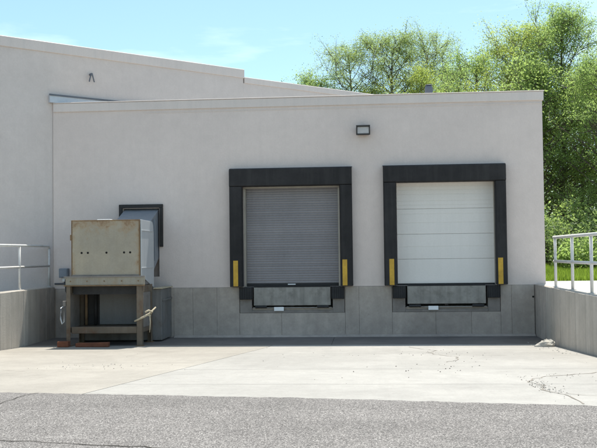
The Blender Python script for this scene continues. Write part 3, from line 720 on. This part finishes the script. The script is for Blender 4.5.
# broken concrete lump at the foot of the right wall
def rock(name, c, sx, sy, sz, seed, mat):
    r = random.Random(seed); m = MB(); rings, n = 6, 12
    for k in range(rings + 1):
        ph = k / rings * math.pi / 2
        for q in range(n):
            t = q / n * 2 * math.pi; rr = math.cos(ph) ** 0.8 * r.uniform(0.82, 1.1)
            x = sx * rr * math.cos(t); zt = sz * math.sin(ph) * r.uniform(0.8, 1.1) * (0.55 + 0.45 * (x + sx) / (2 * sx)) if k else -0.02
            m.v.append((c[0] + x, c[1] + sy * rr * math.sin(t), c[2] + zt))
    for k in range(rings):
        for q in range(n): a = k * n + q; b3 = k * n + (q + 1) % n; m.f.append((a, b3, b3 + n, a + n))
    m.f.append(tuple(rings * n + q for q in range(n)))
    return m.build(name, mat, None, 0.006)
tag(rock('concrete_lump', (3.63, -2.72, gz(-2.72)), 0.22, 0.14, 0.19, 4, 'rubble'), 'pale broken concrete lump at the foot of the right retaining wall', 'rubble')

# ------------------------------------------------------------------ retaining walls and railings
def retaining(label, xin, side, top, y_end, seed):
    t = thing('retaining_wall', label, 'retaining wall', (xin + side * 0.12, -4.5, 0.0), 'board-marked retaining walls beside the dock')
    xa, xb = sorted((xin + side * 0.035, xin + side * 0.25))
    y0 = -0.035 if side > 0 else -0.04
    yk = -7.0; zk = 0.62
    def top_at(y): return top if y > yk else top + (zk - top) * (yk - y) / (yk - y_end)
    m = MB(); m.extr_x([(y_end, -0.3), (y0, -0.3), (y0, top - 0.001), (yk, top - 0.001), (y_end, zk - 0.001)], xa, xb); m.build('core', 'retaining_concrete', t, 0.012)
    r = random.Random(seed); y = y0
    while y > y_end + 0.05:
        w = min(r.choice((0.22, 0.3, 0.3, 0.42, 0.55)), y - y_end)
        e = r.uniform(-0.006, 0.006)
        a, b2 = sorted((xin - side * 0 + side * e, xin + side * 0.034))
        j = 0.012 + r.uniform(0, 0.006); ya, yb = y - w + 0.005, y - 0.003
        m = MB(); m.extr_x([(ya, -0.2), (yb, -0.2), (yb, top_at(yb) - j), (ya, top_at(ya) - j)], a, b2); m.build('panel', 'base_concrete' if y - w > -1.45 else 'retaining_concrete', t, 0.005)  # shade at the dock end put into the colour: darker base concrete there
        y -= w
    return t
retaining('lit concrete retaining wall left of the compactor, board marked', XW, -1, TOPW, -12.3, 21)
retaining('concrete retaining wall right of the white door, board marked', XE, 1, TOPE, -12.3, 22)

def railing(label, x, ztop, height, posts, r, ret=False):
    t = thing('railing', label, 'railing', (x, (posts[0] + posts[-1]) / 2, ztop), 'pipe railings on the retaining walls')
    y0, y1 = posts[0], posts[-1]
    zt, zm = ztop + height - r, ztop + height * 0.5
    if ret:
        pts = [(x, y0, zt - 0.06), (x, y0 - 0.018, zt - 0.018), (x, y0 - 0.06, zt), (x, y1 - 0.3, zt)]
    else: pts = [(x, y0 + 0.12, zt), (x, y1 - 0.3, zt)]
    m = MB(); m.tube(pts, r, 10); m.build('top_rail', 'rail_paint', t, smooth=True)
    m = MB(); m.tube([(x, y0 + (0 if ret else 0.12), zm), (x, y1 - 0.3, zm)], r * 0.92, 10); m.build('mid_rail', 'rail_paint', t, smooth=True)
    for k, y in enumerate(posts):
        m = MB(); m.tube([(x, y, ztop), (x, y, zt - (0.06 if ret and k == 0 else r * 0.6))], r * 0.92, 10); p = m.build('post', 'rail_paint', t, smooth=True)
        m = MB(); m.tube([(x, y, ztop + 0.0005), (x, y, ztop + 0.012)], r * 2.0, 12); m.build('base_plate', 'rail_paint', p)
railing('pale pipe railing on the left retaining wall', XW - 0.11, TOPW, 1.04, [-0.12, -2.02, -3.85, -5.6, -6.6], 0.029, True)
railing('pale pipe railing on the right retaining wall before the trees', XE + 0.13, TOPE, 1.12, [-1.83, -3.50, -5.08, -6.65], 0.034)

# ------------------------------------------------------------------ vegetation
def leaves_mesh(name, cents, per, spread, size, mat, seed, flat=0.35, aspect=0.55):
    r = np.random.default_rng(seed)
    c = np.repeat(np.asarray(cents, dtype=float), per, axis=0); n = len(c)
    sp = np.repeat(np.asarray(spread, dtype=float), per) if np.ndim(spread) else np.full(n, spread)
    p = c + r.normal(0, 1, (n, 3)) * sp[:, None] * np.array([1, 1, 0.75])
    nrm = r.normal(0, 1, (n, 3)); nrm[:, 2] = np.abs(nrm[:, 2]) + flat; nrm /= np.linalg.norm(nrm, axis=1)[:, None]
    a = np.cross(nrm, r.normal(0, 1, (n, 3))); a /= np.linalg.norm(a, axis=1)[:, None]
    b = np.cross(nrm, a)
    L = size * r.uniform(0.6, 1.25, n)[:, None]; w = L * aspect
    v = np.empty((n, 4, 3)); v[:, 0] = p - a * L * 0.5; v[:, 1] = p + b * w * 0.5 + nrm * L * 0.06; v[:, 2] = p + a * L * 0.5; v[:, 3] = p - b * w * 0.5 + nrm * L * 0.06
    return poly_mesh(name, v.reshape(-1, 3), 4, mat)

def poly_mesh(name, v, k, mat):
    n = len(v) // k
    me = bpy.data.meshes.new(name)
    me.vertices.add(n * k); me.vertices.foreach_set('co', np.ascontiguousarray(v, dtype=np.float32).ravel())
    me.loops.add(n * k); me.loops.foreach_set('vertex_index', np.arange(n * k, dtype=np.int32))
    me.polygons.add(n); me.polygons.foreach_set('loop_start', np.arange(0, n * k, k, dtype=np.int32)); me.polygons.foreach_set('loop_total', np.full(n, k, dtype=np.int32))
    me.update(calc_edges=True); me.materials.append(MAT[mat])
    return me

def tree_meshes(seed, H, base, R, limbs, per, size, mat, cl=0.34, sub=5, lean=0.4, prof=lambda t: math.sin(math.pi * min(max(0.12 + 0.86 * t, 0), 1)) ** 0.7, r0=0.16):
    """trunk with limbs and twigs, and leaf clumps at the twig ends; t runs 0..1 up the crown"""
    r = random.Random(seed); w = MB(); cents = []; sp = []
    tp = []; n = 9; ox = oy = 0.0
    for k in range(n):
        f = k / (n - 1); tp.append(Vector((ox, oy, H * 0.95 * f))); ox += r.gauss(0, 0.10) * lean; oy += r.gauss(0, 0.10) * lean
    w.tube(tp, [r0 * (1 - 0.9 * (k / (n - 1)) ** 0.9) + 0.012 for k in range(n)], 8)
    def at(f):
        x = f / 0.95 * (n - 1); i = min(int(x), n - 2); return tp[i].lerp(tp[i + 1], min(x - i, 1))
    az = r.uniform(0, 6)
    for i in range(limbs):
        t = (i + r.random()) / limbs; f = base + (0.95 - base) * t
        p = at(f); az += 2.4 + r.uniform(-.5, .5)
        l = R * prof(t) * r.uniform(0.6, 1.15) + 0.35; el = math.radians(r.uniform(8, 36) + 24 * t)
        d = Vector((math.cos(az) * math.cos(el), math.sin(az) * math.cos(el), math.sin(el)))
        pts = [p]; 
        for k in range(4):
            d = (d + Vector((r.gauss(0, .16), r.gauss(0, .16), r.gauss(0.07, .12)))).normalized(); pts.append(pts[-1] + d * l / 4)
        rr = 0.25 * r0 * (1 - 0.75 * t) + 0.012
        w.tube(pts, [rr, rr * .75, rr * .5, rr * .32, rr * .15], 5, False)
        cents.append(pts[-1]); sp.append(cl)
        for k in range(sub):
            q = r.uniform(0.25, 0.98) * 4; i2 = min(int(q), 3); b = pts[i2].lerp(pts[i2 + 1], q - i2)
            e = (d * 0.6 + Vector((r.gauss(0, .8), r.gauss(0, .8), r.gauss(0.15, .5)))).normalized(); l2 = l * r.uniform(0.18, 0.42) + 0.2
            m1 = b + e * l2 * 0.55 + Vector((0, 0, r.gauss(0.03, .05))); m2 = b + e * l2 + Vector((0, 0, r.gauss(0.06, .08)))
            w.tube([b, m1, m2], [rr * .4 + .004, rr * .25 + .003, .004], 4, False)
            cents.append(m2); sp.append(cl * r.uniform(.6, 1.1)); 
            if r.random() < 0.7: cents.append(m1); sp.append(cl * r.uniform(.5, .9))
    return w.mesh('trunk', 'bark', True), leaves_mesh('crown', cents, per, sp, size, mat, seed)

def shrub_meshes(seed, R, H, clumps, per, size, mat):
    r = random.Random(seed); w = MB(); cents = []; sp = []
    for i in range(clumps):
        a = r.uniform(0, 2 * math.pi); rad = R * math.sqrt(r.random()); h = H * (1 - 0.55 * (rad / R) ** 2) * r.uniform(0.25, 1.05)
        e = Vector((rad * math.cos(a), rad * math.sin(a), h)); cents.append(e); sp.append(r.uniform(0.12, 0.24))
        if i % 3 == 0: w.tube([Vector((e.x * .15, e.y * .15, -0.1)), Vector((e.x * .55, e.y * .55, h * .55)), e], [.022, .014, .005], 4, False)
    return w.mesh('stems', 'bark', True), leaves_mesh('foliage', cents, per, sp, size, mat, seed, 0.2)

def plant(name, meshes, parts, x, y, label, cat, group, sc=1.0, rz=0.0, sz=None):
    t = thing(name, label, cat, (x, y, terr(x, y) - 0.03), group)
    t.scale = (sc, sc, sz or sc); t.rotation_euler[2] = rz
    for me, pn in zip(meshes, parts):
        o = bpy.data.objects.new(pn, me); COL.objects.link(o); o.parent = t
    return t

conic = lambda t: 1.0 * (1 - t) ** 0.75 + 0.12
AIRY = tree_meshes(31, 13.2, 0.45, 3.3, 44, 54, 0.080, 'leaf_airy', 0.25, 7)
AIRY2 = tree_meshes(38, 12.6, 0.50, 2.9, 42, 54, 0.080, 'leaf_airy', 0.25, 7)
BIG = tree_meshes(33, 11.6, 0.14, 4.6, 84, 54, 0.082, 'leaf_green', 0.25, 8, prof=lambda t: (1 - t) ** 0.5 * (0.7 + 0.55 * t) + 0.06)
BIG2 = tree_meshes(39, 10.6, 0.14, 4.0, 72, 58, 0.082, 'leaf_yellow', 0.26, 8, prof=lambda t: (1 - t) ** 0.45 * (0.7 + 0.5 * t) + 0.06)
YEL = tree_meshes(34, 11.4, 0.22, 3.2, 46, 56, 0.08, 'leaf_yellow', 0.25, 7)
MID = tree_meshes(35, 9.2, 0.10, 2.6, 44, 60, 0.082, 'leaf_green', 0.26, 6)
DRK = tree_meshes(36, 8.0, 0.05, 2.4, 40, 30, 0.12, 'leaf_dark', 0.27, 6)
TP = ('trunk', 'crown'); G1 = 'trees behind the dock building'; G2 = 'trees of the wood on the right'
plant('tree', AIRY, TP, -0.9, 27.0, 'tall airy grey green tree over the middle of the dock roof', 'tree', G1, 0.84, 0.3)
plant('tree', AIRY2, TP, 1.25, 27.5, 'tallest thin tree behind the dock roof, left of the vent', 'tree', G1, 0.91, 1.9)
plant('tree', AIRY, TP, 3.2, 28.5, 'thin airy tree directly above the roof vent', 'tree', G1, 0.87, 3.6)
plant('tree', MID, TP, -3.2, 26.5, 'leafy green tree where the tall warehouse roof ends', 'tree', G1, 1.0, 2.0)
plant('tree', YEL, TP, 2.7, 25.0, 'bushy yellow green tree behind the roof vent', 'tree', G1, 0.80, 0.7)
plant('tree', YEL, TP, 0.2, 26.0, 'low yellow green tree top between the airy trees', 'tree', G1, 0.74, 4.0)
plant('tree', AIRY2, TP, 5.0, 28.0, 'lower airy tree in the gap right of the roof vent', 'tree', G1, 0.77, 5.0)
plant('tree', BIG, TP, 8.1, 16.5, 'largest bright green tree rising beyond the dock right corner', 'tree', G2, 0.85, 0.9)
plant('tree', YEL, TP, 10.6, 15.5, 'tall yellow green tree at the right edge of the picture', 'tree', G2, 0.76, 2.3)
plant('tree', BIG2, TP, 6.85, 17.5, 'broad yellowish tree left of the largest tree, above the dock roof end', 'tree', G2, 0.89, 1.0)
plant('tree', MID, TP, 5.0, 20.5, 'rounded green tree low over the right part of the dock roof', 'tree', G2, 0.99, 1.0)
plant('tree', MID, TP, 8.7, 12.5, 'slender green tree nearest behind the right railing', 'tree', G2, 0.82, 3.3)
plant('tree', DRK, TP, 6.6, 14.2, 'dark green tree beside the dock building right wall', 'tree', G2, 0.95, 0.2)
beyond = 'green tree standing beyond the right picture edge'
for x, y, me, sc, rz, lb in ((9.6, 19.5, DRK, 0.95, 1.0, 'dark tree standing behind the largest tree'), (11.2, 22.5, DRK, 1.05, 4.2, 'dark tree deepest in the wood at the right edge'), (7.2, 23.0, DRK, 1.0, 5.1, 'dark low tree hidden behind the dock roof end'),
                             (12.2, 13.5, MID, 0.9, 2.0, beyond), (13.0, 18.0, BIG, 0.8, 3.0, beyond), (16.0, 16.5, YEL, 0.8, 0.4, beyond), (15.5, 22.0, DRK, 1.05, 1.7, beyond)):
    plant('tree', me, TP, x, y, lb, 'tree', G2, sc, rz)
SH1 = shrub_meshes(51, 1.25, 1.6, 130, 26, 0.12, 'leaf_shrub'); SH2 = shrub_meshes(52, 1.1, 1.35, 110, 24, 0.14, 'leaf_green'); SH3 = shrub_meshes(53, 1.5, 2.4, 150, 26, 0.13, 'leaf_dark')
SP = ('stems', 'foliage'); G3 = 'shrubs behind the right railing'
plant('shrub', SH1, SP, 6.0, 8.4, 'pale green shrub against the dock building right corner', 'shrub', G3, 1.0, 0.4)
plant('shrub', SH1, SP, 7.9, 8.8, 'large pale green shrub above the right end of the railing', 'shrub', G3, 1.1, 2.4)
plant('shrub', SH2, SP, 6.7, 7.0, 'low leafy shrub between the first railing posts', 'shrub', G3, 0.8, 1.1)
plant('shrub', SH2, SP, 8.1, 7.2, 'low leafy shrub at the right picture edge', 'shrub', G3, 0.85, 3.8)
for x, y, me, sc, rz, lb in ((5.8, 10.6, SH3, 0.9, 0.1, 'tall dark shrub rising behind the first railing post'), (7.5, 11.0, SH3, 1.0, 1.3, 'tall dark shrub under the largest tree'), (9.4, 10.6, SH3, 1.0, 2.7, 'tall dark shrub at the right edge under the wood'),
                             (11.3, 9.2, SH1, 1.1, 4.1, 'green shrub standing beyond the right picture edge'), (10.2, 7.2, SH2, 1.0, 5.0, 'green shrub standing beyond the right picture edge')):
    plant('shrub', me, SP, x, y, lb, 'shrub', G3, sc, rz)
# far wood closing the view: a mass of foliage nobody could count
r = np.random.default_rng(61)
cx = r.uniform(-14, 34, 1500); cy = r.uniform(30, 36, 1500) - 0.25 * np.clip(cx - 6, 0, 30) * 0.2; cz = r.uniform(0, 1, 1500) ** 0.8 * (5.6 + 1.0 * np.sin(cx * 0.9) + np.sin(cx * 2.3)) + 2.2
link_o = bpy.data.objects.new('woodland', leaves_mesh('woodland', np.stack([cx, cy, cz], 1), 24, 0.5, 0.24, 'leaf_dark', 62)); COL.objects.link(link_o)
tag(link_o, 'dark far woodland mass behind the separate trees', 'woodland', None, 'stuff')
# grass bank
N = 60000
gx = r.uniform(4.3, 16, N); gy = 2.32 + r.uniform(0, 1, N) ** 1.3 * 7.0
gzz = np.array([terr(a, b) for a, b in zip(gx, gy)])
h = r.uniform(0.08, 0.30, N) * (0.8 + 0.35 * np.sin(gx * 1.7) * np.sin(gy * 1.3)); an = r.uniform(0, 2 * np.pi, N); wd = r.uniform(0.006, 0.014, N)
ln = r.normal(0, 0.12, (N, 2))
v = np.empty((N, 3, 3))
v[:, 0] = np.stack([gx - np.cos(an) * wd, gy - np.sin(an) * wd, gzz - 0.02], 1); v[:, 1] = np.stack([gx + np.cos(an) * wd, gy + np.sin(an) * wd, gzz - 0.02], 1)
v[:, 2] = np.stack([gx + ln[:, 0] * h * 2, gy + ln[:, 1] * h * 2, gzz + h], 1)
go = bpy.data.objects.new('grass', poly_mesh('grass', v.reshape(-1, 3), 3, 'grass')); COL.objects.link(go)
tag(go, 'bright green grass strip behind the right railing', 'grass', None, 'stuff')
